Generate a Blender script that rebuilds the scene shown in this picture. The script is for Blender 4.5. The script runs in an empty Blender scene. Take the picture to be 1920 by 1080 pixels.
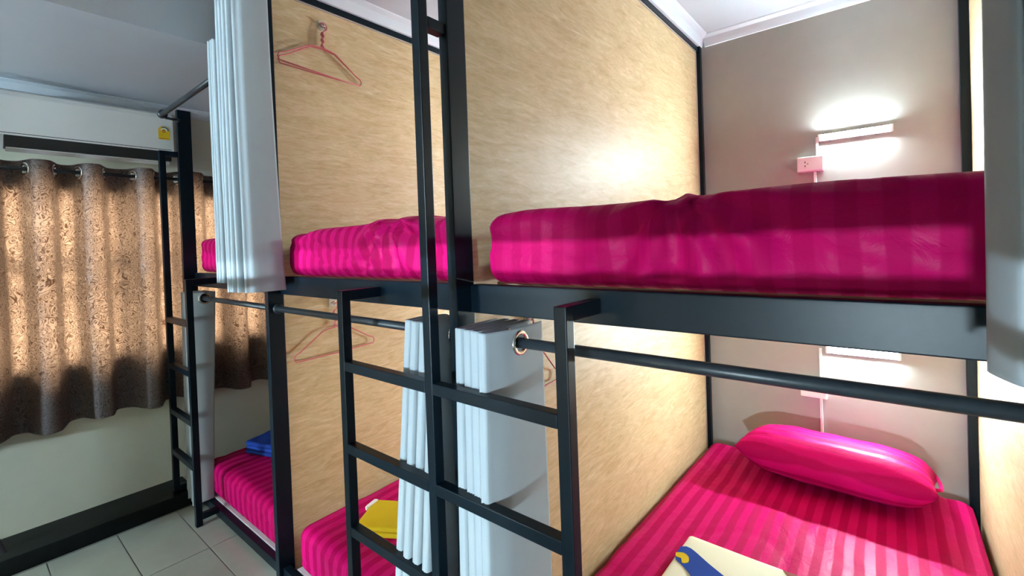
import bpy, bmesh, math, random
from mathutils import Vector, Matrix, noise

# ------------------------------------------------------------------ camera, world, exposure
scene = bpy.context.scene
COL = scene.collection
F_PX, PY = 866.0, -74.33
YAW, PITCH, ROLL = (math.radians(a) for a in (39.3637, -0.729, -2.0339))
fwd = Vector((-math.sin(YAW) * math.cos(PITCH), math.cos(YAW) * math.cos(PITCH), math.sin(PITCH)))
rgt = Vector((math.cos(YAW), math.sin(YAW), 0))
upv = rgt.cross(fwd)
r2 = rgt * math.cos(ROLL) + upv * math.sin(ROLL)
u2 = upv * math.cos(ROLL) - rgt * math.sin(ROLL)
cam_data = bpy.data.cameras.new('camera')
cam_data.sensor_width = 36.0
cam_data.lens = F_PX / 1920 * 36
cam_data.shift_y = PY / 1920
cam_data.clip_start = 0.02
cam = bpy.data.objects.new('camera', cam_data)
COL.objects.link(cam)
M = Matrix((r2, u2, -fwd)).transposed().to_4x4()
M.translation = Vector((0.8661, -0.8245, 1.3666))
cam.matrix_world = M
scene.camera = cam

world = bpy.data.worlds.new('world')
scene.world = world
world.use_nodes = True
wn = world.node_tree.nodes
wn['Background'].inputs[0].default_value = (0.93, 0.96, 1.0, 1)
wn['Background'].inputs[1].default_value = 19.0

scene.view_settings.view_transform = 'Standard'
scene.view_settings.look = 'None'
scene.view_settings.exposure = 1.55
scene.view_settings.gamma = 1.0
scene.cycles.max_bounces = 7
scene.cycles.diffuse_bounces = 5
scene.cycles.glossy_bounces = 3
scene.cycles.sample_clamp_indirect = 8.0
scene.view_settings.use_curve_mapping = False

# ------------------------------------------------------------------ key dimensions (metres)
W, W1 = 1.116, 1.056             # post spacing of the bunks
P3, P2, P1 = 0.0, -W, -W - W1    # right faces of the front posts
PW, PD = 0.0312, 0.0655          # post section
T = 0.0286                       # ladder tube
YL = -0.0866                     # ladder front plane
L = 2.08                         # head wall
YR = 0.0516                      # upper rail front
ZRB, ZRT = 1.184, 1.259
XW = -2.36                       # window wall
ZTOP = 2.4916                    # top of partitions
ZC, ZS, XS = 2.55, 2.22, -1.28   # ceiling, soffit height, soffit edge
YO = -3.0                        # opposite wall
XR = 2.35                        # right wall

random.seed(4)

# ------------------------------------------------------------------ materials
def mat(name):
    m = bpy.data.materials.new(name)
    m.use_nodes = True
    nt = m.node_tree
    return m, nt, nt.nodes['Principled BSDF']

def N(nt, typ, **kw):
    n = nt.nodes.new(typ)
    for k, v in kw.items():
        setattr(n, k, v)
    return n

def ramp(nt, fac, stops):
    r = N(nt, 'ShaderNodeValToRGB')
    e = r.color_ramp.elements
    while len(e) < len(stops):
        e.new(0.5)
    for i, (p, c) in enumerate(stops):
        e[i].position = p
        e[i].color = (*c, 1)
    nt.links.new(fac, r.inputs[0])
    return r

def coords(nt, scale=(1, 1, 1), rot=(0, 0, 0)):
    tc = N(nt, 'ShaderNodeTexCoord')
    mp = N(nt, 'ShaderNodeMapping')
    mp.inputs['Scale'].default_value = scale
    mp.inputs['Rotation'].default_value = rot
    nt.links.new(tc.outputs['Object'], mp.inputs[0])
    return mp.outputs[0]

def noise_tex(nt, vec, scale, detail=3, rough=0.55, dist=0.0):
    n = N(nt, 'ShaderNodeTexNoise')
    n.inputs['Scale'].default_value = scale
    n.inputs['Detail'].default_value = detail
    n.inputs['Roughness'].default_value = rough
    n.inputs['Distortion'].default_value = dist
    nt.links.new(vec, n.inputs['Vector'])
    return n.outputs['Fac']

def bump(nt, b, height, strength=0.2, dist=0.002):
    bp = N(nt, 'ShaderNodeBump')
    bp.inputs['Strength'].default_value = strength
    bp.inputs['Distance'].default_value = dist
    nt.links.new(height, bp.inputs['Height'])
    nt.links.new(bp.outputs[0], b.inputs['Normal'])

def simple(name, c1, c2=None, rough=0.5, scale=20, bstr=0.0, metal=0.0, spec=0.5, vary=0.0):
    m, nt, b = mat(name)
    b.inputs['Roughness'].default_value = rough
    b.inputs['Metallic'].default_value = metal
    b.inputs['Specular IOR Level'].default_value = spec
    v = coords(nt)
    n = noise_tex(nt, v, scale, 4)
    c2 = c2 or tuple(x * 0.88 for x in c1)
    r = ramp(nt, n, [(0.3, c1), (0.7, c2)])
    nt.links.new(r.outputs[0], b.inputs['Base Color'])
    if bstr:
        bump(nt, b, n, bstr)
    return m

M_STEEL = simple('black_steel', (0.001, 0.006, 0.011), (0.002, 0.008, 0.015), rough=0.36, scale=60, bstr=0.015, spec=0.2)
M_ROD = simple('black_rod', (0.012, 0.018, 0.025), (0.02, 0.028, 0.036), rough=0.38, scale=80, spec=0.5)
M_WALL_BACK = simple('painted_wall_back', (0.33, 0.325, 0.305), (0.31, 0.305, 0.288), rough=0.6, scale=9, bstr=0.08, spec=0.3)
M_WALL_LEFT = simple('painted_wall_cream', (0.62, 0.635, 0.53), (0.58, 0.60, 0.50), rough=0.6, scale=6, bstr=0.08, spec=0.3)
M_WALL = simple('painted_wall_pale', (0.62, 0.61, 0.58), rough=0.7, scale=6)
M_CEIL = simple('ceiling_paint', (0.45, 0.49, 0.55), (0.43, 0.47, 0.53), rough=0.8, scale=4)
M_CORNICE = simple('cornice_paint', (0.60, 0.66, 0.74), (0.58, 0.64, 0.72), rough=0.6, scale=6)
M_BASE = simple('black_plinth_tile', (0.008, 0.010, 0.011), (0.012, 0.014, 0.015), rough=0.25, scale=14, bstr=0.15, spec=0.07)
M_GROUT = simple('grout', (0.16, 0.17, 0.155), rough=0.9, scale=60)
M_TILE = simple('floor_tile', (0.33, 0.36, 0.32), (0.38, 0.41, 0.365), rough=0.15, scale=5, bstr=0.02)
M_WHITE = simple('white_plastic', (0.80, 0.80, 0.80), (0.77, 0.77, 0.78), rough=0.4, scale=5)
M_AC = simple('air_conditioner_shell', (0.70, 0.72, 0.73), (0.67, 0.69, 0.71), rough=0.35, scale=4)
M_DARK = simple('dark_slot', (0.008, 0.008, 0.009), rough=0.5, scale=30)
M_CHROME = simple('chrome', (0.80, 0.79, 0.77), (0.72, 0.70, 0.68), rough=0.14, metal=1.0, scale=40)
M_PINKWIRE = simple('pink_plastic_wire', (0.60, 0.17, 0.17), (0.52, 0.13, 0.14), rough=0.4, scale=40)
M_CLEAR = simple('clear_hook_plastic', (0.62, 0.58, 0.52), rough=0.15, scale=30)
M_YELLOW = simple('yellow_label_paper', (0.78, 0.55, 0.01), (0.72, 0.48, 0.01), rough=0.5, scale=25)
M_TEAL = simple('teal_label_ink', (0.05, 0.16, 0.17), rough=0.5, scale=25)
M_RED = simple('red_label_ink', (0.50, 0.10, 0.02), rough=0.5, scale=25)
M_BOARD = simple('white_bed_board', (0.72, 0.72, 0.76), rough=0.5, scale=12)
M_FRAME = simple('aluminium_window_frame', (0.20, 0.19, 0.18), rough=0.4, scale=12, metal=0.4)
M_EDGE = simple('panel_edge_strip', (0.42, 0.38, 0.36), rough=0.4, scale=12)

def plywood(name):
    m, nt, b = mat(name)
    b.inputs['Roughness'].default_value = 0.5
    b.inputs['Specular IOR Level'].default_value = 0.28
    v = coords(nt, (1, 1.6, 9), (math.radians(12), 0, 0))
    n1 = noise_tex(nt, v, 4.2, 8, 0.64, 1.3)
    v2 = coords(nt, (1, 9, 40), (math.radians(10), 0, 0))
    n2 = noise_tex(nt, v2, 3.0, 4, 0.6, 0.6)
    v3 = coords(nt, (1, 0.8, 1.2))
    n3 = noise_tex(nt, v3, 2.2, 2, 0.5, 0.2)
    r1 = ramp(nt, n1, [(0.25, (0.50, 0.355, 0.19)), (0.45, (0.61, 0.46, 0.265)), (0.60, (0.68, 0.53, 0.33)), (0.78, (0.80, 0.69, 0.50))])
    r2_ = ramp(nt, n2, [(0.35, (0.80, 0.78, 0.76)), (0.65, (1, 1, 1))])
    r3 = ramp(nt, n3, [(0.3, (0.84, 0.82, 0.80)), (0.7, (1, 1, 1))])
    mx = N(nt, 'ShaderNodeMix', data_type='RGBA', blend_type='MULTIPLY')
    mx.inputs['Factor'].default_value = 0.55
    nt.links.new(r1.outputs[0], mx.inputs['A'])
    nt.links.new(r2_.outputs[0], mx.inputs['B'])
    mx2 = N(nt, 'ShaderNodeMix', data_type='RGBA', blend_type='MULTIPLY')
    mx2.inputs['Factor'].default_value = 0.8
    nt.links.new(mx.outputs['Result'], mx2.inputs['A'])
    nt.links.new(r3.outputs[0], mx2.inputs['B'])
    nt.links.new(mx2.outputs['Result'], b.inputs['Base Color'])
    bump(nt, b, n2, 0.05, 0.001)
    return m
M_PLY = plywood('plywood')

def sheet(name, period=0.060, phase=0.0, lo=(0.37, 0.001, 0.075), hi=(0.51, 0.004, 0.125), axis=0):
    """magenta satin stripe: matt stripes beside shinier, lighter ones, running along Y"""
    m, nt, b = mat(name)
    tc = N(nt, 'ShaderNodeTexCoord')
    sx = N(nt, 'ShaderNodeSeparateXYZ')
    nt.links.new(tc.outputs['Object'], sx.inputs[0])
    wob = noise_tex(nt, coords(nt, (1, 1, 1)), 3.0, 2)
    a1 = N(nt, 'ShaderNodeMath', operation='MULTIPLY_ADD')
    nt.links.new(wob, a1.inputs[0]); a1.inputs[1].default_value = 0.02
    nt.links.new(sx.outputs[axis], a1.inputs[2])
    a2 = N(nt, 'ShaderNodeMath', operation='MULTIPLY_ADD')
    nt.links.new(a1.outputs[0], a2.inputs[0]); a2.inputs[1].default_value = 1 / period; a2.inputs[2].default_value = 50 + phase
    fr = N(nt, 'ShaderNodeMath', operation='FRACT')
    nt.links.new(a2.outputs[0], fr.inputs[0])
    rc = ramp(nt, fr.outputs[0], [(0.0, lo), (0.44, lo), (0.50, hi), (0.94, hi), (1.0, lo)])
    rr = ramp(nt, fr.outputs[0], [(0.0, (0.62,) * 3), (0.44, (0.62,) * 3), (0.50, (0.40,) * 3), (0.94, (0.40,) * 3), (1.0, (0.62,) * 3)])
    nt.links.new(rc.outputs[0], b.inputs['Base Color'])
    nt.links.new(rr.outputs[0], b.inputs['Roughness'])
    b.inputs['Specular IOR Level'].default_value = 0.06
    cr = noise_tex(nt, coords(nt, (1, 0.6, 1)), 14, 5, 0.6, 1.5)
    bump(nt, b, cr, 0.42, 0.009)
    return m
M_SHEET = sheet('magenta_striped_sheet')
M_SHEET_SOFT = sheet('magenta_sheet_faint_stripe', lo=(0.37, 0.001, 0.075), hi=(0.42, 0.002, 0.090))

def fabric(name, c1, c2, transl=0.15, tcol=(0.6, 0.62, 0.62)):
    m, nt, b = mat(name)
    b.inputs['Roughness'].default_value = 0.85
    b.inputs['Specular IOR Level'].default_value = 0.2
    v = coords(nt, (1, 1, 1))
    wv = noise_tex(nt, coords(nt, (300, 300, 60)), 1.0, 2)
    n = noise_tex(nt, v, 6, 3)
    r = ramp(nt, n, [(0.3, c1), (0.7, c2)])
    nt.links.new(r.outputs[0], b.inputs['Base Color'])
    bump(nt, b, wv, 0.15, 0.0006)
    tr = N(nt, 'ShaderNodeBsdfTranslucent')
    tr.inputs[0].default_value = (*tcol, 1)
    mx = N(nt, 'ShaderNodeMixShader')
    mx.inputs[0].default_value = transl
    out = nt.nodes['Material Output']
    nt.links.new(b.outputs[0], mx.inputs[1])
    nt.links.new(tr.outputs[0], mx.inputs[2])
    nt.links.new(mx.outputs[0], out.inputs[0])
    return m
M_CURT = fabric('grey_curtain_cloth', (0.385, 0.435, 0.47), (0.355, 0.405, 0.445), 0.12, (0.5, 0.54, 0.56))
M_TOWEL_CREAM = fabric('cream_terry', (0.74, 0.74, 0.62), (0.70, 0.70, 0.58), 0.0)
M_TOWEL_YELLOW = fabric('yellow_terry', (0.62, 0.44, 0.01), (0.55, 0.38, 0.01), 0.0)
M_TOWEL_WHITE = fabric('white_terry', (0.80, 0.80, 0.82), (0.75, 0.75, 0.78), 0.0)
M_TOWEL_BLUE = fabric('blue_terry', (0.01, 0.05, 0.34), (0.01, 0.04, 0.26), 0.0)
M_DARKCLOTH = fabric('slate_curtain_cloth', (0.10, 0.12, 0.15), (0.08, 0.10, 0.13), 0.05)

def damask():
    """taupe window curtain: curling scroll pattern that shows when daylight comes through"""
    m, nt, b = mat('damask_window_curtain')
    b.inputs['Roughness'].default_value = 0.7
    b.inputs['Specular IOR Level'].default_value = 0.3
    v = coords(nt, (1, 1, 1))
    n = noise_tex(nt, v, 17, 0.6, 0.4, 2.6)
    mu = N(nt, 'ShaderNodeMath', operation='MULTIPLY')
    mu.inputs[1].default_value = 7.0
    nt.links.new(n, mu.inputs[0])
    fr = N(nt, 'ShaderNodeMath', operation='FRACT')
    nt.links.new(mu.outputs[0], fr.inputs[0])
    sc = ramp(nt, fr.outputs[0], [(0.0, (0.1,) * 3), (0.22, (0.15,) * 3), (0.36, (1, 1, 1)), (0.84, (1, 1, 1)), (1.0, (0.1,) * 3)])
    c = N(nt, 'ShaderNodeMix', data_type='RGBA')
    nt.links.new(sc.outputs[0], c.inputs['Factor'])
    c.inputs['A'].default_value = (0.11, 0.095, 0.095, 1)
    c.inputs['B'].default_value = (0.16, 0.145, 0.155, 1)
    nt.links.new(c.outputs['Result'], b.inputs['Base Color'])
    t = N(nt, 'ShaderNodeMix', data_type='RGBA')
    nt.links.new(sc.outputs[0], t.inputs['Factor'])
    t.inputs['A'].default_value = (0.26, 0.15, 0.09, 1)
    t.inputs['B'].default_value = (0.74, 0.56, 0.42, 1)
    tr = N(nt, 'ShaderNodeBsdfTranslucent')
    nt.links.new(t.outputs['Result'], tr.inputs[0])
    mx = N(nt, 'ShaderNodeMixShader')
    mx.inputs[0].default_value = 0.37
    nt.links.new(b.outputs[0], mx.inputs[1])
    nt.links.new(tr.outputs[0], mx.inputs[2])
    nt.links.new(mx.outputs[0], nt.nodes['Material Output'].inputs[0])
    return m
M_DAMASK = damask()

def emissive(name, col, strength):
    m, nt, b = mat(name)
    b.inputs['Base Color'].default_value = (0.8, 0.8, 0.8, 1)
    b.inputs['Emission Color'].default_value = (*col, 1)
    b.inputs['Emission Strength'].default_value = strength
    return m
M_LED = emissive('led_tube_glow', (0.80, 0.98, 1.0), 450.0)
M_LED_OPP = emissive('led_tube_glow_opposite', (0.66, 0.88, 1.0), 1100.0)
M_LED_NEAR = emissive('led_tube_glow_near', (0.68, 0.89, 1.0), 1350.0)

def glass():
    m, nt, b = mat('window_glass')
    tr = N(nt, 'ShaderNodeBsdfTransparent')
    tr.inputs[0].default_value = (0.92, 0.95, 0.94, 1)
    gl = N(nt, 'ShaderNodeBsdfGlossy')
    gl.inputs['Roughness'].default_value = 0.03
    fr = N(nt, 'ShaderNodeFresnel')
    mx = N(nt, 'ShaderNodeMixShader')
    nt.links.new(fr.outputs[0], mx.inputs[0])
    nt.links.new(tr.outputs[0], mx.inputs[1])
    nt.links.new(gl.outputs[0], mx.inputs[2])
    nt.links.new(mx.outputs[0], nt.nodes['Material Output'].inputs[0])
    return m
M_GLASS = glass()

# ------------------------------------------------------------------ builders
def link(name, me, m=None, parent=None, loc=None):
    o = bpy.data.objects.new(name, me)
    COL.objects.link(o)
    if m is not None and me is not None:
        me.materials.append(m)
    if loc is not None:
        o.location = loc
    if parent is not None:
        o.parent = parent
    return o

def thing(name, label, cat, loc=(0, 0, 0), group=None, rz=0.0):
    o = link(name, None, loc=loc)
    o.rotation_euler = (0, 0, rz)
    o.empty_display_size = 0.1
    o['label'], o['category'] = label, cat
    if group:
        o['group'] = group
    return o

def tag(o, label, cat, group=None):
    o['label'], o['category'] = label, cat
    if group:
        o['group'] = group
    return o

def struct(o, label=None):
    o['kind'] = 'structure'
    if label:
        o['label'] = label
    return o

def mesh_from(verts, faces, smooth=False, name='mesh'):
    me = bpy.data.meshes.new(name)
    me.from_pydata([tuple(v) for v in verts], [], faces)
    if smooth:
        for p in me.polygons:
            p.use_smooth = True
    me.update()
    return me

def box_mesh(sx, sy, sz, bevel=0.0):
    bm = bmesh.new()
    bmesh.ops.create_cube(bm, size=1.0)
    bmesh.ops.scale(bm, vec=(sx, sy, sz), verts=bm.verts)
    if bevel > 0:
        bmesh.ops.bevel(bm, geom=list(bm.edges), offset=bevel, segments=2, affect='EDGES', profile=0.6)
    me = bpy.data.meshes.new('box')
    bm.to_mesh(me)
    bm.free()
    return me

_cache = {}
def bar(name, x0, x1, y0, y1, z0, z1, m, parent=None, bevel=0.002):
    """a box from corner to corner; boxes of one size share their mesh (parents of bars stand at the origin or bring an offset)"""
    off = Vector(parent.location) if parent is not None else Vector((0, 0, 0))
    key = (round(x1 - x0, 4), round(y1 - y0, 4), round(z1 - z0, 4), m.name, bevel)
    if key not in _cache:
        me = box_mesh(x1 - x0, y1 - y0, z1 - z0, bevel)
        me.materials.append(m)
        _cache[key] = me
    c = Vector(((x0 + x1) / 2, (y0 + y1) / 2, (z0 + z1) / 2))
    return link(name, _cache[key], None, parent, c - off)

def tube_pts(pts, r, seg=10, closed=False, smooth=True):
    """round bar along a polyline"""
    pts = [Vector(p) for p in pts]
    n = len(pts)
    verts, faces = [], []
    prev = None
    for i, p in enumerate(pts):
        a = pts[(i - 1) % n] if (closed or i > 0) else pts[i]
        c = pts[(i + 1) % n] if (closed or i < n - 1) else pts[i]
        t = (c - a).normalized()
        if prev is None:
            ref = Vector((0, 0, 1)) if abs(t.z) < 0.9 else Vector((0, 1, 0))
            u = t.cross(ref).normalized()
        else:
            u = (prev - t * prev.dot(t)).normalized()
        prev = u
        w = t.cross(u)
        for k in range(seg):
            q = 2 * math.pi * k / seg
            verts.append(p + (u * math.cos(q) + w * math.sin(q)) * r)
    rings = n if closed else n - 1
    for i in range(rings):
        j = (i + 1) % n
        for k in range(seg):
            k2 = (k + 1) % seg
            faces.append((i * seg + k, i * seg + k2, j * seg + k2, j * seg + k))
    if not closed:
        faces.append(tuple(reversed(range(seg))))
        faces.append(tuple(range((n - 1) * seg, n * seg)))
    return mesh_from(verts, faces, smooth)

def torus_mesh(R, r, nR=28, nr=10):
    verts, faces = [], []
    for i in range(nR):
        a = 2 * math.pi * i / nR
        for k in range(nr):
            b = 2 * math.pi * k / nr
            q = R + r * math.cos(b)
            verts.append((r * 0.75 * math.sin(b), q * math.cos(a), q * math.sin(a)))
    for i in range(nR):
        for k in range(nr):
            faces.append((i * nr + k, ((i + 1) % nR) * nr + k, ((i + 1) % nR) * nr + (k + 1) % nr, i * nr + (k + 1) % nr))
    return mesh_from(verts, faces, True)

def prism(profile, axis, a, b):
    """extrude a closed 2D profile along an axis; profile in the two other axes, in order"""
    n = len(profile)
    def pt(p, t):
        return {'x': (t, p[0], p[1]), 'y': (p[0], t, p[1]), 'z': (p[0], p[1], t)}[axis]
    verts = [pt(p, a) for p in profile] + [pt(p, b) for p in profile]
    faces = [(i, (i + 1) % n, n + (i + 1) % n, n + i) for i in range(n)]
    faces += [tuple(reversed(range(n))), tuple(range(n, 2 * n))]
    me = mesh_from(verts, faces)
    bm = bmesh.new(); bm.from_mesh(me)
    bmesh.ops.recalc_face_normals(bm, faces=bm.faces)
    bm.to_mesh(me); bm.free()
    return me

def catmull(pts, step):
    P = [Vector(p) for p in pts]
    P = [P[0] * 2 - P[1]] + P + [P[-1] * 2 - P[-2]]
    out = []
    for i in range(1, len(P) - 2):
        n = max(2, int((P[i + 1] - P[i]).length / step))
        for k in range(n):
            t = k / n
            a, b, c, d = P[i - 1], P[i], P[i + 1], P[i + 2]
            out.append(0.5 * ((2 * b) + (c - a) * t + (2 * a - 5 * b + 4 * c - d) * t * t + (3 * b - a - 3 * c + d) * t ** 3))
    out.append(P[-2])
    return out

GROMMET = None
def hang_curtain(name, label, plan, z_top, z_bot, m, rod_axis, rod_pos, z_rod, group=None, step=0.007, flare=None, seed=1,
                 hem=None, ring=0.025, dz=0.012, sway=0.006):
    """cloth hung on grommets: plan is its path seen from above; holes are cut and ringed where the path crosses the rod"""
    global GROMMET
    path = catmull([(x, y, 0) for x, y in plan], step)
    cx = sum(p.x for p in path) / len(path); cy = sum(p.y for p in path) / len(path)
    s = [0.0]
    for i in range(1, len(path)):
        s.append(s[-1] + (path[i] - path[i - 1]).length)
    ax = 1 if rod_axis == 'x' else 0
    cross = []
    for i in range(len(path) - 1):
        d0, d1 = path[i][ax] - rod_pos, path[i + 1][ax] - rod_pos
        if d0 == 0 or d0 * d1 < 0:
            t = d0 / (d0 - d1)
            cross.append((s[i] + t * (s[i + 1] - s[i]), path[i].lerp(path[i + 1], t), (path[i + 1] - path[i]).normalized()))
    zb = [(z_bot + (hem(p) if hem else 0)) for p in path]
    zs = []
    z = z_top
    while z > min(z_bot, z_rod - 0.09):
        zs.append(z)
        z -= 0.006 if z > z_rod - 0.05 else dz
    nz = len(zs)
    z0 = zs[-1]
    extra = max(2, int((z0 - z_bot) / 0.05)) if z0 > z_bot else 0
    verts, faces = [], []
    rows = [('abs', z) for z in zs] + [('rel', (k + 1) / extra) for k in range(extra)]
    for kind, q in rows:
        for i, p in enumerate(path):
            zz = q if kind == 'abs' else z0 + (zb[i] - z0) * q
            f = max(0.0, (z_top - zz) / (z_top - z_bot))
            nz_ = noise.noise_vector(Vector((s[i] * 6 + seed * 7, zz * 1.6, seed)))
            x = p.x + nz_.x * sway * f
            y = p.y + nz_.y * sway * f
            if flare:
                x, y = flare(x, y, f, s[i] / s[-1])
            verts.append((x - cx, y - cy, zz - z_bot))
    n = len(path)
    for j in range(len(rows) - 1):
        for i in range(n - 1):
            sm = (s[i] + s[i + 1]) / 2
            zm = ((verts[j * n + i][2] + verts[(j + 1) * n + i][2]) / 2) + z_bot
            if any((sm - c[0]) ** 2 + (zm - z_rod) ** 2 < (ring - 0.002) ** 2 for c in cross):
                continue
            faces.append((j * n + i, j * n + i + 1, (j + 1) * n + i + 1, (j + 1) * n + i))
    root = thing(name, label, 'curtain', (cx, cy, z_bot), group)
    cl = link('cloth', mesh_from(verts, faces, True), m, root)
    sol = cl.modifiers.new('thickness', 'SOLIDIFY')
    sol.thickness = 0.0016
    sol.offset = 0
    if GROMMET is None or GROMMET[0] != ring:
        GROMMET = (ring, torus_mesh(ring, 0.0065))
        GROMMET[1].materials.append(M_CHROME)
    for c in cross:
        g = link('grommet', GROMMET[1], None, root, (c[1].x - cx, c[1].y - cy, z_rod - z_bot))
        nrm = Vector((-c[2].y, c[2].x, 0))
        g.rotation_euler = (0, 0, math.atan2(nrm.y, nrm.x))
    return root

def soft_box(sx, sy, sz, r=0.05, nx=60, ny=80, nz=14, wrinkle=0.004, top=None, seed=0, freq=5.0, side=None):
    """rounded, slightly crumpled slab standing on z = 0, centred in x and y"""
    idx, verts, faces = {}, [], []
    def vid(i, j, k):
        key = (i, j, k)
        if key in idx:
            return idx[key]
        x, y, z = (i / nx - 0.5) * sx, (j / ny - 0.5) * sy, k / nz * sz
        rb = min(r, sz / 2 - 0.001)
        cx = max(-sx / 2 + r, min(sx / 2 - r, x)); cy = max(-sy / 2 + r, min(sy / 2 - r, y))
        cz = max(rb, min(sz - rb, z))
        d = Vector(((x - cx) / r, (y - cy) / r, (z - cz) / rb))
        if d.length > 1e-6:
            m_ = max(abs(d.x), abs(d.y), abs(d.z))
            u = d.normalized() * m_
            p = Vector((cx + u.x * r, cy + u.y * r, cz + u.z * rb))
            nd = u.normalized()
        else:
            p, nd = Vector((x, y, z)), Vector((0, 0, 1))
        if z > 0.02:
            w = noise.noise(Vector((p.x * freq * 0.8 + seed, p.y * freq * 0.5, p.z * freq * 1.5)))
            w2 = abs(noise.noise(Vector((p.x * 3 + p.z * 9 + seed, p.y * 2.4 + p.z * 4, seed + p.z * 2))))
            p += nd * (wrinkle * w - wrinkle * 1.6 * max(0, 0.12 - w2) / 0.12)
            if top:
                p.z += top(p.x, p.y) * (z / sz)
            if side:
                p += side(p)
        idx[key] = len(verts)
        verts.append(p)
        return idx[key]
    for i in range(nx):
        for j in range(ny):
            faces.append((vid(i, j, nz), vid(i + 1, j, nz), vid(i + 1, j + 1, nz), vid(i, j + 1, nz)))
            faces.append((vid(i, j, 0), vid(i, j + 1, 0), vid(i + 1, j + 1, 0), vid(i + 1, j, 0)))
    for k in range(nz):
        for i in range(nx):
            faces.append((vid(i, 0, k), vid(i + 1, 0, k), vid(i + 1, 0, k + 1), vid(i, 0, k + 1)))
            faces.append((vid(i, ny, k), vid(i, ny, k + 1), vid(i + 1, ny, k + 1), vid(i + 1, ny, k)))
        for j in range(ny):
            faces.append((vid(0, j, k), vid(0, j, k + 1), vid(0, j + 1, k + 1), vid(0, j + 1, k)))
            faces.append((vid(nx, j, k), vid(nx, j + 1, k), vid(nx, j + 1, k + 1), vid(nx, j, k + 1)))
    return mesh_from(verts, faces, True)

# ------------------------------------------------------------------ setting
floor = struct(bar('floor', XW - 0.1, XR + 0.1, YO - 0.1, L + 0.1, -0.06, -0.004, M_GROUT, bevel=0))
tile_me = box_mesh(0.49 - 0.004, 0.245 - 0.004, 0.008, 0.0012)
tile_me.materials.append(M_TILE)
for i in range(8):
    for j in range(6):
        tx, ty = -1.852 + 0.49 * i, -0.2225 + 0.245 * (j - 4) + 0.245 * 2
        t_ = link('tile', tile_me, None, floor)
        t_.location = (tx - floor.location.x, ty - floor.location.y, -0.004 - floor.location.z)
# ceiling with its dropped soffit over the window side
cprof = [(XW - 0.1, ZS), (XS, ZS), (XS, ZC), (XR + 0.1, ZC), (XR + 0.1, ZC + 0.12), (XW - 0.1, ZC + 0.12)]
ceil = struct(link('ceiling', prism(cprof, 'y', YO - 0.1, L + 0.1), M_CEIL))
wall_back = struct(bar('wall_back', XW - 0.1, XR + 0.1, L, L + 0.1, -0.004, ZC, M_WALL_BACK, bevel=0))
wall_front = struct(bar('wall_front', XW - 0.1, XR + 0.1, YO - 0.1, YO, -0.004, ZC, M_WALL, bevel=0))
wall_right = struct(bar('wall_right', XR, XR + 0.1, YO, L, -0.004, ZC, M_WALL, bevel=0))
# window wall with an opening
WY0, WY1, WZ0, WZ1 = -1.25, 0.80, 0.80, 1.735
def wall_hole():
    xs = (XW - 0.1, XW)
    ys = (YO, WY0, WY1, L)
    zs = (-0.004, WZ0, WZ1, ZC)
    bm = bmesh.new()
    for a in range(3):
        for b in range(3):
            if a == 1 and b == 1:
                continue
            g = bmesh.ops.create_cube(bm, size=1)['verts']
            for v in g:
                v.co = Vector((xs[0] if v.co.x < 0 else xs[1], ys[a] if v.co.y < 0 else ys[a + 1], zs[b] if v.co.z < 0 else zs[b + 1]))
    bmesh.ops.remove_doubles(bm, verts=bm.verts, dist=1e-5)
    dup = {}
    for f in bm.faces:
        k = tuple(sorted(v.index for v in f.verts))
        dup.setdefault(k, []).append(f)
    me = bpy.data.meshes.new('wall'); bm.to_mesh(me); bm.free()
    return me
struct(link('wall_left', wall_hole(), M_WALL_LEFT))
win = struct(link('window_1', None, loc=((XW - 0.05), (WY0 + WY1) / 2, WZ0)))
def wbar(y0, y1, z0, z1, nm='window_frame', x0=XW - 0.075, x1=XW - 0.03):
    return bar(nm, x0, x1, y0, y1, z0, z1, M_FRAME, win)
wbar(WY0, WY1, WZ0, WZ0 + 0.04); wbar(WY0, WY1, WZ1 - 0.04, WZ1)
wbar(WY0, WY0 + 0.04, WZ0 + 0.04, WZ1 - 0.04); wbar(WY1 - 0.04, WY1, WZ0 + 0.04, WZ1 - 0.04)
wbar(WY0 + 0.04, WY1 - 0.04, 1.325, 1.352, 'transom'); wbar(WY0 + 0.04, WY1 - 0.04, 1.185, 1.20, 'transom')
for yy in (-0.72, -0.22, 0.29):
    wbar(yy - 0.02, yy + 0.02, WZ0 + 0.04, WZ1 - 0.04, 'mullion', XW - 0.075, XW - 0.035)
for a, b in ((WY0 + 0.04, -0.74), (-0.70, -0.24), (-0.20, 0.27), (0.31, WY1 - 0.04)):
    bar('pane', XW - 0.057, XW - 0.053, a, b, WZ0 + 0.04, WZ1 - 0.04, M_GLASS, win, bevel=0)
portal = bpy.data.lights.new('window_daylight', 'AREA')
portal.shape = 'RECTANGLE'
portal.size, portal.size_y = WZ1 - WZ0, WY1 - WY0
portal.cycles.is_portal = True
po = bpy.data.objects.new('window_daylight', portal)
COL.objects.link(po)
po.location = (XW - 0.13, (WY0 + WY1) / 2, (WZ0 + WZ1) / 2)
po.rotation_euler = (0, math.radians(-90), 0)

struct(bar('baseboard_left', XW, -2.115, YO, -0.002, -0.004, 0.072, M_BASE, bevel=0.004))
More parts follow.
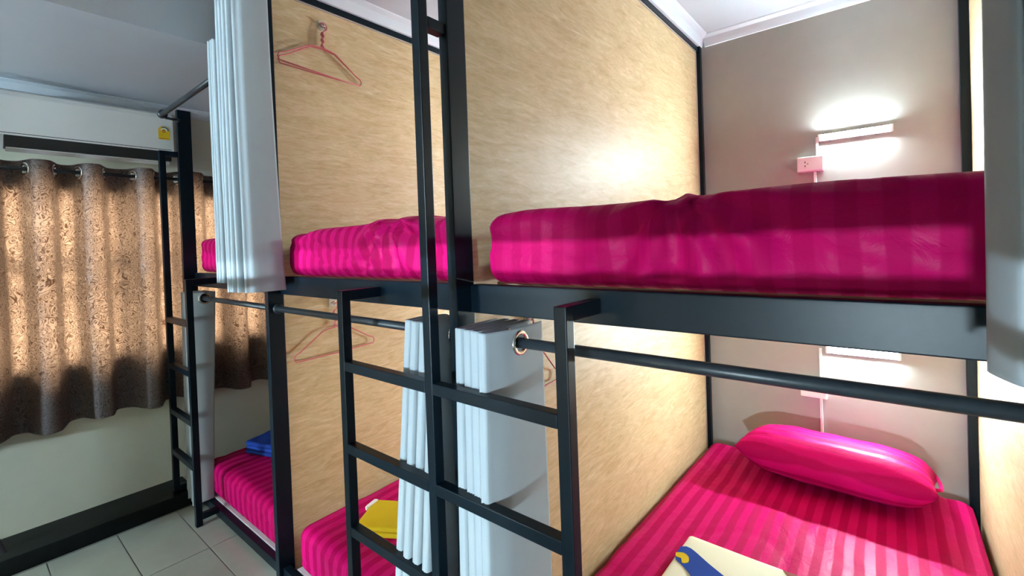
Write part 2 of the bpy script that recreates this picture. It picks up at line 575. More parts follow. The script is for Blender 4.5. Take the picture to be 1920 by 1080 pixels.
# cornices
def cove(a, b, axis, sgn, pos, z0, size, name):
    c = size
    pr = [(pos, z0), (pos + sgn * 0.012, z0), (pos + sgn * 0.018, z0 + c * 0.25), (pos + sgn * c * 0.45, z0 + c * 0.75), (pos + sgn * c * 0.95, z0 + c * 0.9), (pos + sgn * c, z0 + c), (pos, z0 + c)]
    return struct(link(name, prism(pr, axis, a, b), M_CORNICE))
CS = ZC - 0.0005 - ZTOP
cove(0.03, 1.12, 'x', -1, L, ZTOP, CS, 'trim_1')
cove(-W + 0.03, -0.035, 'x', -1, L, ZTOP, CS, 'trim_2')
cove(0.0, L, 'y', 1, 0.0, ZTOP, CS, 'trim_3')
cove(0.0, L, 'y', 1, -W, ZTOP, CS, 'trim_4')
cove(YO, L, 'y', 1, XW, ZS - 0.046, 0.0455, 'trim_5')
for k, x in enumerate((-PW, -W - PW)):
    struct(bar(f'trim_{6 + k}', x, x + PW, 0.0, L, ZTOP, ZC - 0.0005, M_CORNICE, bevel=0))

# ------------------------------------------------------------------ bunk frame
frame = thing('bunk_bed_frame', 'black square tube steel bunk frame with posts, bed rails and ladders', 'bunk bed', (0, 0, 0))
def fb(nm, *a, b=0.0025):
    return bar(nm, *a, M_STEEL, frame, bevel=b)
for px, zt, zb_ in ((P1, 2.168, 0.0), (P2, ZTOP, 0.0), (P3, ZTOP, 0.0)):
    fb('post', px - PW, px, 0.0, PD, zb_, zt)
fb('post', 1.15, 1.15 + PW, 0.0, PD, 0.0, ZTOP)
for a, b in ((P1, P2 - PW), (P2, P3 - PW), (P3, 1.15)):
    fb('upper_rail', a, b, YR, YR + 0.03, ZRB, ZRT)
    fb('lower_rail', a, b, 0.016, 0.046, 0.0, 0.044)
    fb('upper_back_rail', a, b, L - 0.045, L - 0.015, ZRB, ZRT)
def ladder(xp, xl, xr, zp, zfoot=0.0, conn=1.905):
    # tall grab pole in front of the post with a link back to it
    fb('ladder_pole', xp - T, xp, YL, YL + T, zfoot, zp)
    fb('pole_link', xp - T, xp, YL + T, 0.0, conn, conn + T)
    if zp > conn + 0.1:
        fb('pole_link', xp - T, xp, YL + T, 0.0, zp - 0.06, zp - 0.06 + T)
    fb('pole_link', xp - T, xp, YL + T, 0.0, 0.07, 0.07 + T)
    zr = [1.000, 0.752, 0.502, 0.278]
    for xa in ([xl] if xl is not None else []) + ([xr] if xr is not None else []):
        fb('ladder_rail', xa - T, xa, YL, YL + T, 0.0, 1.240)
        fb('ladder_arm', xa - T, xa, YL + T, YR, 1.2085, 1.240)
        for z in zr:
            if xa < xp:
                fb('rung', xa, xp - T, YL, YL + T, z, z + T)
            else:
                fb('rung', xp, xa - T, YL, YL + T, z, z + T)
ladder(-0.0064, -0.4019, 0.3869, 2.2)
ladder(-0.0064 - W - W1, None, -1.8308, 1.905 + T, zfoot=0.072)
fb('ladder_foot', -1.8308 - T, -1.8308, YL + T, 0.016, 0.03, 0.03 + T)

# ------------------------------------------------------------------ plywood partitions
def partition(x, label, right=False):
    o = thing('plywood_partition', label, 'partition', (x, 1.05, 0), 'plywood bunk partitions')
    if right:
        bar('board', x, x + 0.008, PD, L - 0.01, 0.0, ZTOP - 0.03, M_PLY, o, 0.0005)
        bar('back_post', x - 0.033, x, L - 0.045, L - 0.012, 0.0, ZTOP, M_STEEL, o)
        return o
    bar('board', x - 0.018, x - 0.010, PD, L - 0.06, 0.0, ZTOP - 0.036, M_PLY, o, 0.0005)
    bar('top_rail', x - PW, x, PD, L - 0.045, ZTOP - 0.03, ZTOP, M_STEEL, o)
    bar('edge_strip', x - 0.013, x - 0.004, PD + 0.02, L - 0.06, ZTOP - 0.036, ZTOP - 0.03, M_EDGE, o, 0.0005)
    bar('back_post', x - 0.012, x + 0.013, L - 0.045, L - 0.012, 0.0, ZTOP - 0.0005, M_STEEL, o)
    bar('edge_strip', x - 0.02, x - 0.008, L - 0.06, L - 0.046, 0.0, ZTOP - 0.036, M_EDGE, o, 0.0005)
    return o
partition(P2, 'tan plywood partition behind the pink hangers of the middle bunk')
partition(P3, 'pale glossy plywood partition beside the bunk with the lit tube lamps')
partition(1.15, 'bright plywood partition at the right edge behind the grey curtain', True)

# ------------------------------------------------------------------ mattresses
def mattress(label, x0, x1, y0, y1, z0, h, group, seed, top=None, side=None, board=None, wr=0.004, r=0.045, m=None):
    o = thing('mattress', label, 'mattress', ((x0 + x1) / 2, (y0 + y1) / 2, z0), group)
    bz = 0.0
    if board:
        bar('base_board', x0 - 0.012, x1 + 0.012, y0 - board[0], y1, z0, z0 + board[1], board[2], o, 0.001)
        bz = board[1]
    me = soft_box(x1 - x0, y1 - y0, h - bz, r, 70, 90, 16, wr, top, seed, 5.0, side)
    link('fitted_sheet', me, m or M_SHEET, o, (0, 0, bz))
    return o
UP, LO = 'upper bunk mattresses', 'lower bunk mattresses'
def pucker(px, amp, y0):
    # gathered cloth at the front edge, folds fanning out from one point near the top
    def f(p):
        if p.y > y0 + 0.12:
            return Vector((0, 0, 0))
        dx, dz = p.x - px, p.z - 0.185
        ang = math.atan2(dx, -dz + 0.03)
        d = math.hypot(dx, dz)
        fall = math.exp(-(d / 0.30) ** 2) * min(1, d / 0.03)
        w = math.sin(ang * 11 + 2.5 * noise.noise(Vector((p.x * 5, p.z * 9, 1.7))))
        return Vector((0, -amp * fall * (w * abs(w) ** 0.3), 0))
    return f
def top3(x, y):
    v = 0.003 * math.sin(x * 9) - 0.012 * max(0, (-0.40 - x) / 0.15) ** 1.2 * (y < -0.5)
    v += 0.020 * math.exp(-((x + 0.06) / 0.028) ** 2 - ((y + 0.80) / 0.06) ** 2)
    v += 0.012 * math.exp(-((x - 0.13) / 0.09) ** 2 - ((y + 0.6) / 0.05) ** 2)
    return v
def top2(x, y):
    v = 0.014 * math.exp(-((x - 0.10) / 0.06) ** 2) + 0.020 * math.exp(-((x - 0.26) / 0.07) ** 2) + 0.018 * math.exp(-((x - 0.46) / 0.03) ** 2)
    v -= 0.012 * math.exp(-((x - 0.165) / 0.018) ** 2)
    return v * max(0.0, min(1.0, (-0.55 - y) * 3)) - 0.015 * max(0, (-0.3 - x) / 0.2)
mattress('magenta striped mattress on the upper bunk beside the lit tube lamp', 0.045, 1.10, 0.056, 2.03, ZRT + 0.001, 0.186, UP, 3, top3, pucker(-0.02, 0.016, -0.98), wr=0.004, m=M_SHEET_SOFT)
mattress('magenta striped mattress on the upper middle bunk behind the tall ladder pole', -1.062, -0.045, 0.056, 2.03, ZRT + 0.001, 0.186, UP, 11, top2, pucker(0.17, 0.016, -0.98), wr=0.005)
mattress('magenta mattress on the far upper bunk, mostly hidden by the grey curtain', -2.11, -1.165, 0.056, 2.03, ZRT + 0.001, 0.186, UP, 17)
for a, b in ((P1 + 0.002, P2 - PW - 0.002), (P2 + 0.002, P3 - PW - 0.002), (P3 + 0.016, 1.112)):
    bar('bed_board', a, b, YR + 0.09, L - 0.05, ZRT - 0.014, ZRT, M_PLY, frame, 0.001)
tilt = lambda x, y: -0.058 * (y + 0.98) / 1.96 + (-0.006 if x > 0.45 else 0)
mattress('striped magenta mattress on the lower bunk under the lit lamp, pillow on it', 0.022, 1.125, 0.048, 2.03, 0.0, 0.208, LO, 23, tilt, board=(-0.002, 0.044, M_BOARD), wr=0.003)
mattress('magenta mattress on the lower middle bunk behind the ladder', -1.05, -0.045, 0.046, 2.03, 0.0, 0.228, LO, 31, board=(-0.003, 0.044, M_BOARD), wr=0.003)
mattress('magenta mattress on the far lower bunk near the window', -2.10, -1.165, 0.044, 2.03, 0.0, 0.228, LO, 37, board=(-0.003, 0.048, M_BOARD), wr=0.003)

# ------------------------------------------------------------------ curtain rods
def rod_thing(label, x0, x1, y, z, r, bracket=False):
    o = thing('curtain_rod', label, 'curtain rod', (x0, y, z), 'bunk curtain rods')
    link('rod', tube_pts([(0, 0, 0), ((x1 - x0), 0, 0)], r, 16), M_ROD, o)
    for xx, nm in ((0.004, 'end_socket'), (x1 - x0 - 0.004, 'end_socket')):
        link(nm, tube_pts([(xx - 0.006, 0, 0), (xx + 0.006, 0, 0)], r * 1.7, 16), M_ROD, o)
    return o
ZROD, YROD = 1.1257, 0.0372
rod_thing('black curtain rod under the rail of the lit right bunk', P3 + 0.004, 1.146, YROD, ZROD, 0.0125)
rod_thing('black curtain rod under the rail of the middle bunk', P2 + 0.004, P3 - PW - 0.004, YROD, ZROD, 0.0125)
rod_thing('black curtain rod under the rail of the far bunk by the window', P1 + 0.004, P2 - PW - 0.004, YROD, ZROD, 0.0125)
YU, ZU = -0.092, 2.103
def high_rod(label, x0, x1, y, z, arms):
    o = thing('curtain_rod', label, 'curtain rod', (x0, y, z), 'bunk curtain rods')
    link('rod', tube_pts([(0, 0, 0), (x1 - x0, 0, 0)], 0.0125, 16), M_ROD, o)
    for xx in (0.0, x1 - x0):
        link('end_cap', tube_pts([(xx - 0.012, 0, 0), (xx + 0.012, 0, 0)], 0.021, 16), M_ROD, o)
    for arm in arms:
        link('bracket', tube_pts(catmull(arm, 0.01), 0.007, 8), M_ROD, o)
    return o
high_rod('black rod under the ceiling between far post and pale curtain', -2.07, -1.165, YU, ZU,
         [[(0.0, 0.012, -0.016), (0.0, 0.045, -0.018), (-0.03, 0.078, -0.010), (-0.105, 0.0905, -0.004)], [(0.90, 0.012, 0), (0.90, 0.05, 0), (0.905, 0.094, 0.0)]])
high_rod('black rod carrying the long pale curtain above the picture', -1.15, -0.05, YU + 0.006, 2.43, [[(0.012, 0.012, 0), (0.014, 0.05, 0), (0.016, 0.086, 0)], [(1.085, 0.012, 0), (1.108, 0.05, 0), (1.11, 0.086, 0)]])
high_rod('black rod of the right edge curtain above the picture', 0.05, 1.185, YU, 2.43, [[(0.0, 0.012, 0), (-0.03, 0.05, 0), (-0.06, 0.0918, 0)], [(1.115, 0.012, 0), (1.115, 0.05, 0), (1.115, 0.0918, 0)]])

# ------------------------------------------------------------------ bunk curtains
GC = 'grey bunk curtains'
def zigzag(fronts, backs, end):
    pts = []
    for i, f in enumerate(fronts):
        if i < len(backs):
            pts.append(backs[i])
        pts.append(f)
    return pts + end
def rounded(pts, w):
    """turn sharp zigzag corners into small loops"""
    out = []
    for i, p in enumerate(pts):
        if 0 < i < len(pts) - 1:
            a, b, c = Vector(pts[i - 1]), Vector(p), Vector(pts[i + 1])
            out.append(tuple(b + (a - b).normalized() * w)); out.append(tuple(b + ((a - b).normalized() + (c - b).normalized()) * w * 0.12)); out.append(tuple(b + (c - b).normalized() * w))
        else:
            out.append(tuple(p))
    return out
def omega(pts, h, q=0.016):
    """round, full pleats: every turn becomes a U wider than the gap between its sides"""
    out = [tuple(pts[0])]
    for i in range(1, len(pts) - 1):
        a, b, c = pts[i - 1], pts[i], pts[i + 1]
        if (b[1] - a[1]) * (c[1] - b[1]) < 0 and abs(b[1] - a[1]) > 0.05:
            d = q if a[1] > b[1] else -q
            out += [(b[0] - h, b[1] + d), (b[0] - h * 0.55, b[1] + d * 0.2), (b[0] + h * 0.55, b[1] + d * 0.2), (b[0] + h, b[1] + d)]
        else:
            out.append(tuple(b))
    return out + [tuple(pts[-1])]
c3 = zigzag([(0.052, -0.050), (0.085, -0.054), (0.112, -0.056), (0.146, -0.066)],
            [(0.034, 0.115), (0.066, 0.12), (0.097, 0.125), (0.126, 0.13)],
            [(0.172, 0.0), (0.174, 0.06), (0.168, 0.135)])
hang_curtain('bunk_curtain', 'grey curtain with a big grommet bunched beside the central post of the right bunk', omega(c3, 0.0105), 1.163, 0.24, M_CURT, 'x', YROD, ZROD, GC, seed=2,
             flare=lambda x, y, f, t: (x + 0.010 * f, y - (0.030 * f if y < 0 else -0.0 * f)))
c2 = zigzag([(-0.17, -0.030), (-0.135, -0.036), (-0.10, -0.036), (-0.062, -0.040)],
            [(-0.20, 0.10), (-0.152, 0.10), (-0.118, 0.10), (-0.082, 0.10)],
            [(-0.045, 0.03), (-0.045, 0.10)])
hang_curtain('bunk_curtain', 'grey pleated curtain behind the ladder pole at the middle lower bunk', omega(c2, 0.0115), 1.163, 0.24, M_CURT, 'x', YROD, ZROD, GC, seed=3,
             flare=lambda x, y, f, t: (x - 0.045 * f * (0.3 + 0.7 * (1 - t)), y - 0.055 * f * (y < 0.02)))
c1 = zigzag([(-2.150, -0.026), (-2.115, -0.034), (-2.08, -0.038), (-2.045, -0.042), (-2.008, -0.048)],
            [(-2.160, 0.085), (-2.132, 0.09), (-2.097, 0.09), (-2.062, 0.09), (-2.026, 0.09)],
            [(-1.985, 0.03), (-1.985, 0.09)])
hang_curtain('bunk_curtain', 'narrow grey curtain hanging behind the far ladder by the window', omega(c1, 0.010), 1.158, 0.045, M_CURT, 'x', YROD, ZROD, GC, seed=5, hem=lambda p: 0.010 * math.sin(p.x * 60),
             flare=lambda x, y, f, t: (x, y * (1 - f) + (y * 0.66 - 0.02) * f))
cla = [(-1.215, -0.06), (-1.208, -0.150), (-1.198, -0.06), (-1.190, -0.147), (-1.181, -0.06), (-1.174, -0.146), (-1.168, -0.055)]
hang_curtain('bunk_curtain', 'narrow strip of grey curtain left of the long pale curtain on the far rod', omega(cla, 0.0045, 0.01), 2.205, 1.247, M_CURT, 'x', YU, ZU, GC, seed=8, ring=0.022)
clx = [(-1.158, -0.035), (-1.150, -0.139), (-1.136, -0.035), (-1.128, -0.137), (-1.112, -0.035), (-1.100, -0.135), (-1.082, -0.035), (-1.066, -0.133),
       (-1.046, -0.035), (-1.022, -0.128), (-1.004, -0.100), (-0.998, -0.050), (-1.000, -0.004)]
hang_curtain('bunk_curtain', 'long pale grey curtain hanging beside the tan partition of the upper bunks', omega(clx, 0.0085), 2.475, 1.212, M_CURT, 'x', YU + 0.006, 2.43, GC, seed=7,
             flare=lambda x, y, f, t: (x + (0.016 * f * f if t > 0.85 else 0.0), y + (0.02 * f * f if t > 0.93 else 0.0)))
cr = [(0.962, -0.072), (0.956, -0.10), (0.975, -0.15), (0.996, -0.055), (1.016, -0.148), (1.036, -0.055), (1.056, -0.148), (1.076, -0.055), (1.10, -0.14), (1.12, -0.06)]
hang_curtain('bunk_curtain', 'grey curtain cut off by the right edge of the picture', omega(cr, 0.012), 2.475, 1.204, M_CURT, 'x', YU, 2.43, GC, seed=9,
             flare=lambda x, y, f, t: (x - 0.008 * f, y))

# ------------------------------------------------------------------ window curtain, its rod, air conditioner
XROD, ZWR = XW + 0.075, 1.795
wplan, k = [], 0
y = -1.50
cross_y = [-1.50, -1.40, -1.30, -1.20, -1.10, -0.98, -0.875, -0.78, -0.675, -0.583, -0.485, -0.398, -0.302, -0.182, -0.09, 0.012, 0.145, 0.25, 0.36, 0.46, 0.57, 0.68, 0.80]
i0 = cross_y.index(-0.583)
for i, yy in enumerate(cross_y):
    wplan.append((XROD, yy))
    if i < len(cross_y) - 1:
        front = (i - i0) % 2 == 0
        mid = (yy + cross_y[i + 1]) / 2
        q = 0.056 if front else -0.060
        dy = (cross_y[i + 1] - yy) * 0.25
        wplan += [(XROD + q * 0.96, mid - dy), (XROD + q * 0.96, mid + dy)]
hang_curtain('window_curtain', 'taupe damask window curtain on grommets, lit from behind by daylight', wplan, 1.838, 0.545, M_DAMASK, 'y', XROD, ZWR, None, step=0.009, seed=12,
             hem=lambda p: -0.012 * (p.y > 0.05) + 0.008 * math.sin(p.y * 14), ring=0.026, sway=0.012)
wr = thing('curtain_rod', 'black rod of the window curtain below the air conditioner', 'curtain rod', (XROD, -1.55, ZWR))
link('rod', tube_pts([(0, 0, 0), (0, 2.40, 0)], 0.010, 14), M_ROD, wr)
for yy in (0.02, 2.38):
    link('bracket', tube_pts([(0, yy, 0), (-(XROD - XW) + 0.001, yy, 0)], 0.008, 8), M_ROD, wr)

AX0, AX1, AY0, AY1, AZ0, AZ1 = XW + 0.001, -2.214, -0.680, -0.010, 1.880, 2.150
ac = thing('air_conditioner', 'white wall air conditioner above the window curtain', 'air conditioner', (AX0, (AY0 + AY1) / 2, AZ0))
pr = [(AX0, AZ0 + 0.02), (AX0, AZ1), (AX1 - 0.03, AZ1), (AX1 - 0.008, AZ1 - 0.012), (AX1, AZ1 - 0.035), (AX1, AZ0 + 0.056), (AX1 - 0.03, AZ0 + 0.052), (AX1 - 0.075, AZ0 + 0.012), (AX1 - 0.10, AZ0)]
me = prism([(p[0] - ac.location.x, p[1] - ac.location.z) for p in pr], 'y', AY0 - ac.location.y, AY1 - ac.location.y)
link('body', me, M_AC, ac)
ax = AX1 - ac.location.x
link('outlet_slot', prism([(ax - 0.0008, 0.057), (ax - 0.004, 0.006), (ax - 0.070, 0.001), (ax - 0.080, 0.012), (ax - 0.03, 0.052)], 'y', AY0 + 0.03 - ac.location.y, AY1 - 0.012 - ac.location.y), M_DARK, ac)
link('louvre', prism([(ax - 0.014, 0.003), (ax - 0.012, -0.001), (ax - 0.070, -0.010), (ax - 0.072, -0.004)], 'y', AY0 + 0.035 - ac.location.y, AY1 - 0.02 - ac.location.y), M_AC, ac)
bar('panel_seam', AX1 - 0.001, AX1 + 0.0004, AY0 + 0.01, AY1 - 0.01, AZ0 + 0.064, AZ0 + 0.067, M_DARK, ac, 0)
# yellow energy label: tab with a dark gauge arc and a number
sy, sz = -0.052, 2.036
lab = [(-0.026, -0.036), (0.026, -0.036), (0.026, 0.014)]
for q in range(9):
    a = math.radians(0 + 180 * q / 8)
    lab.append((0.026 * math.cos(a), 0.014 + 0.024 * math.sin(a)))
lab.append((-0.026, 0.014))
st = link('energy_label', prism([(p[0] + sy - ac.location.y, p[1] + sz - ac.location.z) for p in lab], 'x', AX1 - ac.location.x + 0.0002, AX1 - ac.location.x + 0.0012), M_YELLOW, ac)
def arc2(r0, r1, a0, a1, cy_, cz_, n=10):
    o_ = [(cy_ + r1 * math.cos(math.radians(a0 + (a1 - a0) * i / n)), cz_ + r1 * math.sin(math.radians(a0 + (a1 - a0) * i / n))) for i in range(n + 1)]
    i_ = [(cy_ + r0 * math.cos(math.radians(a0 + (a1 - a0) * i / n)), cz_ + r0 * math.sin(math.radians(a0 + (a1 - a0) * i / n))) for i in range(n, -1, -1)]
    return o_ + i_
ly, lz = sy - ac.location.y, sz - ac.location.z
xx0, xx1 = AX1 - ac.location.x + 0.0012, AX1 - ac.location.x + 0.0018
link('gauge_arc', prism(arc2(0.0165, 0.023, 5, 120, ly, lz + 0.012), 'x', xx0, xx1), M_TEAL, st)
link('gauge_band', prism(arc2(0.010, 0.0160, 5, 175, ly, lz + 0.012), 'x', xx0, xx1), M_WHITE, st)
link('rating_mark', prism(arc2(0.003, 0.008, 20, 340, ly, lz + 0.010), 'x', xx0, xx1), M_RED, st)
link('print_line', prism([(ly - 0.02, lz - 0.032), (ly + 0.02, lz - 0.032), (ly + 0.02, lz - 0.029), (ly - 0.02, lz - 0.029)], 'x', xx0, xx1), M_RED, st)

# ------------------------------------------------------------------ tube lamps, sockets, cable ducts
def tube_lamp(x0, x1, z, label, group, ywall, sgn, mglow):
    o = thing('tube_lamp', label, 'lamp', ((x0 + x1) / 2, ywall, z), group)
    h = (x1 - x0) / 2
    y = sgn
    me = box_mesh(2 * h, 0.018, 0.034, 0.003)
    link('housing', me, M_WHITE, o, (0, y * 0.0095, 0))
    pr = [(y * (0.0182 + 0.026 * (math.sin(math.radians(t)) - math.sin(math.radians(44)))), 0.021 * math.cos(math.radians(t))) for t in range(44, 137, 8)]
    link('diffuser', prism(pr, 'x', -h + 0.010, h - 0.010), mglow, o)
    for s_ in (-1, 1):
        link('end_cap', box_mesh(0.010, 0.030, 0.036, 0.003), M_WHITE, o, (s_ * (h - 0.004), y * 0.0160, 0))
    return o
tube_lamp(0.584, 0.886, 1.852, 'glowing white tube lamp on the wall above the upper right mattress', 'lit bunk tube lamps', L, -1, M_LED)
tube_lamp(-0.53, -0.23, 1.852, 'lit tube lamp on the wall of the upper middle bunk, behind the partition', 'lit bunk tube lamps', L, -1, M_LED)
tube_lamp(-0.53, -0.23, 0.750, 'lit tube lamp on the wall of the lower middle bunk, behind the partition', 'lit bunk tube lamps', L, -1, M_LED)
tube_lamp(0.594, 0.894, 0.750, 'glowing white tube lamp under the rail above the pillow', 'lit bunk tube lamps', L, -1, M_LED)
def socket(x, z, label, hh):
    o = thing('wall_socket', label, 'socket', (x, L, z), 'bunk wall sockets')
    link('box', box_mesh(0.118, 0.034, hh, 0.003), M_WHITE, o, (0, -0.0175, 0))
    pl_ = link('plate', box_mesh(0.112, 0.006, hh - 0.006, 0.002), M_WHITE, o, (0, -0.037, 0))
    for dx, dz_ in ((-0.022, 0.010), (-0.022, -0.010), (-0.010, 0.001)):
        link('slot', box_mesh(0.004, 0.001, 0.009 if dx < -0.02 else 0.006, 0), M_DARK, pl_, (dx, -0.0032, dz_))
    return o
socket(0.548, 1.722, 'white wall socket just above the upper right mattress', 0.078)
socket(0.536, 0.537, 'white wall socket half hidden behind the lower curtain rod', 0.092)
def duct(x, z0, z1, label):
    tag(bar('cable_duct', x - 0.006, x + 0.006, L - 0.0125, L - 0.0005, z0, z1, M_WHITE), label, 'cable duct', 'white cable ducts')
duct(0.578, 1.7625, 1.86, 'short white cable duct between upper tube lamp and socket')
duct(0.566, 1.30, 1.6815, 'white cable duct below the upper wall socket')
duct(0.568, 0.5845, 0.752, 'white cable duct from the lower tube lamp down to its socket')
duct(0.566, 0.20, 0.4895, 'white cable duct running down the wall behind the pillow')

# ------------------------------------------------------------------ pillow
def pillow(label, loc, w, d, h, rz, rx):
    verts, faces = [], []
    nu, nv = 56, 40
    for sgn in (1, -1):
        for i in range(nu + 1):
            for j in range(nv + 1):
                u, v = -1 + 2 * i / nu, -1 + 2 * j / nv
                e = max(0.0, (1 - abs(u) ** 5.0)) ** 0.5 * max(0.0, (1 - abs(v) ** 2.6)) ** 0.55
                pinch = 1 - 0.07 * (1 - abs(u)) ** 0 * (abs(v) ** 3) * (1 - u * u) * 0 - 0.05 * (1 - v * v) * (abs(u) ** 4)
                x = u * w / 2 * pinch
                y = v * d / 2 * (1 - 0.06 * (1 - u * u) * abs(v) ** 4)
                wr_ = noise.noise(Vector((u * 3.5, v * 9, sgn))) * 0.006 * e + 0.005 * math.sin(v * 26 + 3 * u) * max(0, abs(u) - 0.55) * e * 2
                z = sgn * (h / 2 * e) + wr_
                verts.append((x, y, z))
        off = 0 if sgn == 1 else (nu + 1) * (nv + 1)
        for i in range(nu):
            for j in range(nv):
                a, b, c, dd = off + i * (nv + 1) + j, off + (i + 1) * (nv + 1) + j, off + (i + 1) * (nv + 1) + j + 1, off + i * (nv + 1) + j + 1
                faces.append((a, b, c, dd) if sgn == 1 else (a, dd, c, b))
    me = mesh_from(verts, faces, True)
    bm = bmesh.new(); bm.from_mesh(me); bmesh.ops.remove_doubles(bm, verts=bm.verts, dist=0.0008); bm.to_mesh(me); bm.free()
    o = thing('pillow', label, 'pillow', loc, rz=rz)
    o.rotation_euler = (rx, 0, rz)
    link('pillowcase', me, sheet('magenta_pillow_stripe', 0.05, 0.3, axis=1), o)
    fl = link('case_flap', tube_pts([(w / 2 - 0.012, -d * 0.36, 0.012), (w / 2 + 0.004, -d * 0.15, 0.0), (w / 2 + 0.002, d * 0.12, 0.0), (w / 2 - 0.01, d * 0.36, 0.01)], 0.007, 8), M_SHEET, o)
    return o
pillow('plump magenta striped pillow on the lower right bunk', (0.632, 1.80, 0.276), 0.75, 0.44, 0.23, math.radians(-3), math.radians(-13))

# ------------------------------------------------------------------ towels
def folded(name, label, cat, x0, x1, y0, y1, z, layers, lay_h, m, rz=0.0, group=None):
    cx_, cy_ = (x0 + x1) / 2, (y0 + y1) / 2
    o = thing(name, label, cat, (cx_, cy_, z), group, rz)
    for k in range(layers):
        me = soft_box(x1 - x0 - 0.006 * k, y1 - y0 - 0.006 * (k % 2), lay_h, lay_h * 0.48, 40, 32, 6, 0.002, None, 50 + k, 9)
        link('fold', me, m, o, (0.002 * (k % 2), 0, k * lay_h * 0.96))
    return o
tw = folded('folded_towel', 'cream folded towel with a blue and yellow print on the lower right bunk', 'towel', 0.245, 0.70, 0.50, 0.925, 0.190, 2, 0.024, M_TOWEL_CREAM, math.radians(-1), 'folded towels')
def patch(pts, z, m, nm, par, th=0.002):
    P_ = catmull([(p[0], p[1], 0) for p in pts + [pts[0]]], 0.01)[:-1]
    me = prism([(p.x, p.y) for p in P_], 'z', z, z + th)
    return link(nm, me, m, par)
zt = 0.0475
patch([(-0.222, 0.112), (-0.19, 0.125), (-0.10, 0.075), (0.0, 0.028), (0.12, -0.01), (0.21, -0.03), (0.21, -0.19), (-0.05, -0.20), (-0.11, -0.09), (-0.135, -0.02), (-0.18, 0.02), (-0.215, 0.045)], zt, M_TOWEL_BLUE, 'blue_print', tw)
patch([(-0.222, 0.070), (-0.20, 0.084), (-0.178, 0.072), (-0.170, 0.045), (-0.186, 0.030), (-0.197, 0.052), (-0.215, 0.050)], zt + 0.0012, M_TOWEL_YELLOW, 'yellow_print', tw)
patch([(0.09, 0.200), (0.11, 0.178), (0.15, 0.170), (0.19, 0.180), (0.205, 0.200)], zt - 0.001, simple('brown_print', (0.22, 0.05, 0.05), rough=0.9), 'brown_print', tw)
t2 = folded('folded_towel', 'yellow folded towel with white trim behind the ladder on the lower middle bunk', 'towel', -0.865, -0.60, 0.20, 0.40, 0.229, 2, 0.022, M_TOWEL_YELLOW, math.radians(30), 'folded towels')
patch([(-0.13, 0.092), (-0.142, 0.04), (-0.136, 0.03), (-0.118, 0.06), (-0.112, 0.090)], 0.030, M_TOWEL_WHITE, 'white_trim', t2, 0.014)
folded('folded_towel', 'blue folded towel on the far lower bunk beside the post', 'towel', -2.02, -1.72, 0.24, 0.44, 0.229, 3, 0.024, M_TOWEL_BLUE, math.radians(18), 'folded towels')

# ------------------------------------------------------------------ hangers and hooks
def hanger(label, x, y, z, rot=0.0, half=0.198, drop=0.10, group='pink wire hangers'):
    """(y, z) is the top of the neck twist; the hook loops above it; hangs flat along the partition"""
    o = thing('clothes_hanger', label, 'hanger', (x, y, z), group)
    r = 0.0030
    neck = -0.075
    body = [(0, neck), (-0.06, neck - 0.008), (-half + 0.03, neck - drop + 0.022), (-half + 0.006, neck - drop + 0.012), (-half, neck - drop - 0.004), (-half + 0.008, neck - drop - 0.018),
            (0, neck - drop - 0.020), (half - 0.008, neck - drop - 0.018), (half, neck - drop - 0.004), (half - 0.006, neck - drop + 0.012), (half - 0.03, neck - drop + 0.022), (0.06, neck - 0.008)]
    link('frame_wire', tube_pts([(0, a, b) for a, b in body], r, 8, True), M_PINKWIRE, o)
    link('neck_twist', tube_pts([(0.002 * math.sin(t * 1.3), 0.003 * math.cos(t * 1.3), neck + 0.075 * t / 14) for t in range(15)], r * 1.6, 8), M_PINKWIRE, o)
    hk = [(0, 0, 0)] + [(0, 0.017 * math.sin(math.radians(a)) , 0.021 - 0.019 * math.cos(math.radians(a))) for a in range(20, 250, 23)]
    link('hook', tube_pts(hk, r, 8), M_PINKWIRE, o)
    o.rotation_euler = (rot, 0, 0)
    return o
def wall_hook(label, x, y, z):
    o = thing('wall_hook', label, 'hook', (x, y, z), 'clear hooks on the partitions')
    link('pad', box_mesh(0.004, 0.034, 0.040, 0.0015), M_CLEAR, o, (0.0022, 0, 0))
    link('peg', tube_pts(catmull([(0.004, 0, -0.004), (0.014, 0, -0.010), (0.020, 0, -0.004), (0.021, 0, 0.008)], 0.004), 0.003, 8), M_CHROME, o)
    return o
XH2, XH3 = P2 - 0.010, P3 - 0.010
wall_hook('clear hook high on the tan partition holding pink hangers', XH2, 0.290, 2.385)
wall_hook('clear hook on the tan partition over the lower middle bunk', XH2, 0.288, 1.122)
wall_hook('clear hook behind the big curtain grommet of the right bunk', XH3, 0.305, 1.135)
hanger('front pink wire hanger high up in the upper middle bunk', XH2 + 0.022, 0.284, 2.352, math.radians(-3.5))
hanger('second pink wire hanger behind the first in the upper middle bunk', XH2 + 0.013, 0.282, 2.350, math.radians(-1.0))
hanger('pink wire hanger hanging in the lower middle bunk behind the ladder', XH2 + 0.016, 0.286, 1.085, math.radians(2.0))
hanger('pink wire hanger half hidden by the grommet curtain of the right bunk', XH3 + 0.016, 0.300, 1.098, math.radians(2.0), half=0.15)

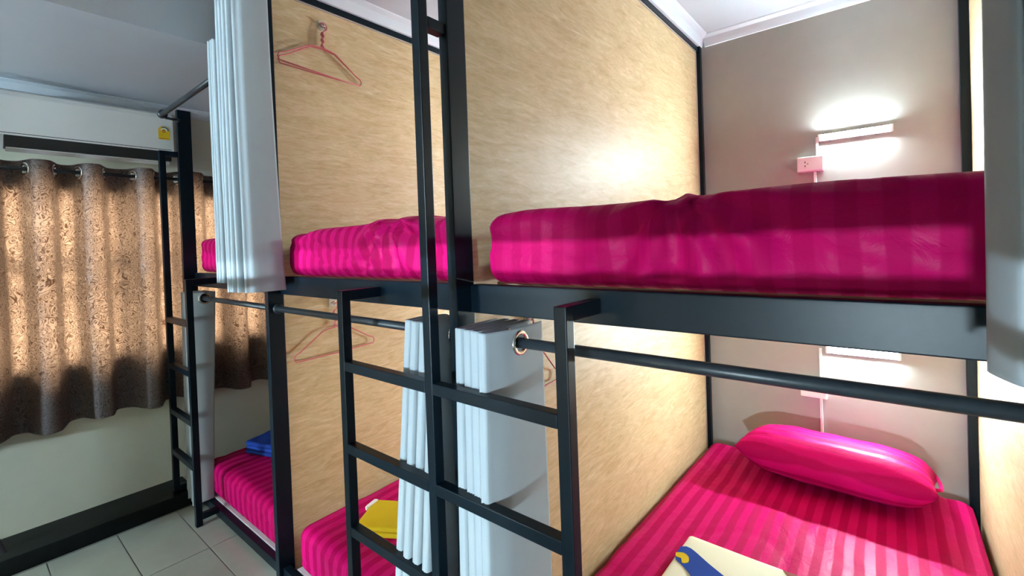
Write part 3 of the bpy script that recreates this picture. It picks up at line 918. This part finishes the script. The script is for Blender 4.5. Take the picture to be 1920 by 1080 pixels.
# ------------------------------------------------------------------ facing bunk row, unseen behind the camera: lamps, and bunks added to shape shadows
YF = -0.87
fac = thing('bunk_bed_frame', 'unseen black steel bunk frame added across the aisle, behind the viewpoint', 'bunk bed', (0, YF, 0))  # unseen frame, added so its rails and poles block lamp light
for px, zt_ in ((P1, 2.168), (P2, ZTOP), (P3, ZTOP)):
    bar('post', px - PW, px, YF - PD, YF, 0.0, zt_, M_STEEL, fac, 0.0025)
bar('post', 1.15, 1.15 + PW, YF - PD, YF, 0.0, ZTOP, M_STEEL, fac, 0.0025)
for a, b in ((P1, P2 - PW), (P2, P3 - PW), (P3, 1.15)):
    bar('upper_rail', a, b, YF - YR - 0.03, YF - YR, ZRB, ZRT, M_STEEL, fac, 0.0025)
    bar('curtain_pole', a, b, YF - YROD - 0.011, YF - YROD + 0.011, ZROD - 0.011, ZROD + 0.011, M_STEEL, fac, 0.0025)
    bar('bed_board', a + 0.002, b - 0.002, YO + 0.01, YF - YR - 0.031, ZRT - 0.014, ZRT, M_PLY, fac, 0.001)
for px, w_ in ((P2, 'far'), (P3, 'near')):  # unseen partitions, added to limit the sideways spread of lamp light
    o = thing('plywood_partition', f'{w_} unseen plywood partition added across the aisle, behind the viewpoint', 'partition', (px, YF - 1.0, 0), 'plywood bunk partitions')
    bar('board', px - 0.018, px - 0.010, YO + 0.01, YF - PD, 0.0, ZTOP - 0.036, M_PLY, o, 0.0005)
    bar('top_rail', px - PW, px, YO + 0.01, YF - PD, ZTOP - 0.03, ZTOP, M_STEEL, o)
for x0_, x1_, w_ in ((-2.11, -1.165, 'far'), (-1.062, -0.045, 'middle'), (0.045, 1.10, 'near')):
    mattress(f'unseen white sheeted mattress added on the {w_} upper bunk across the aisle, behind the viewpoint', x0_, x1_, YO + 0.02, YF - 0.056, ZRT + 0.001, 0.186, 'mattresses across the aisle', 41, m=M_TOWEL_WHITE)  # unseen, added as light blockers; white sheets keep the bounced light neutral
for x, side, zz_ in ((0.95, 'near', (0.80,)), (-0.80, 'middle', (1.85, 0.80)), (-1.75, 'far', (1.85, 0.80))):
    for z in zz_:
        w_ = 'upper' if z > 1 else 'lower'
        tube_lamp(x - 0.15, x + 0.15, z, f'{w_} tube lamp of the {side} bunk across the aisle', 'lamps across the aisle', YO, 1, M_LED_NEAR if side == 'near' else M_LED_OPP)

co = [(-2.12, YF - 0.09), (-2.10, YF + 0.03), (-2.08, YF - 0.09), (-2.06, YF + 0.035), (-2.04, YF - 0.09), (-2.015, YF + 0.04), (-1.99, YF - 0.09), (-1.965, YF + 0.04), (-1.94, YF - 0.09)]
hang_curtain('bunk_curtain', 'dark curtain edge at the bottom left corner across the aisle', rounded(co, 0.012), 1.158, 0.17, M_DARKCLOTH, 'x', YF - YROD, ZROD, GC, seed=15,
             flare=lambda x, y, f, t: (x, y + 0.115 * f ** 2.5))
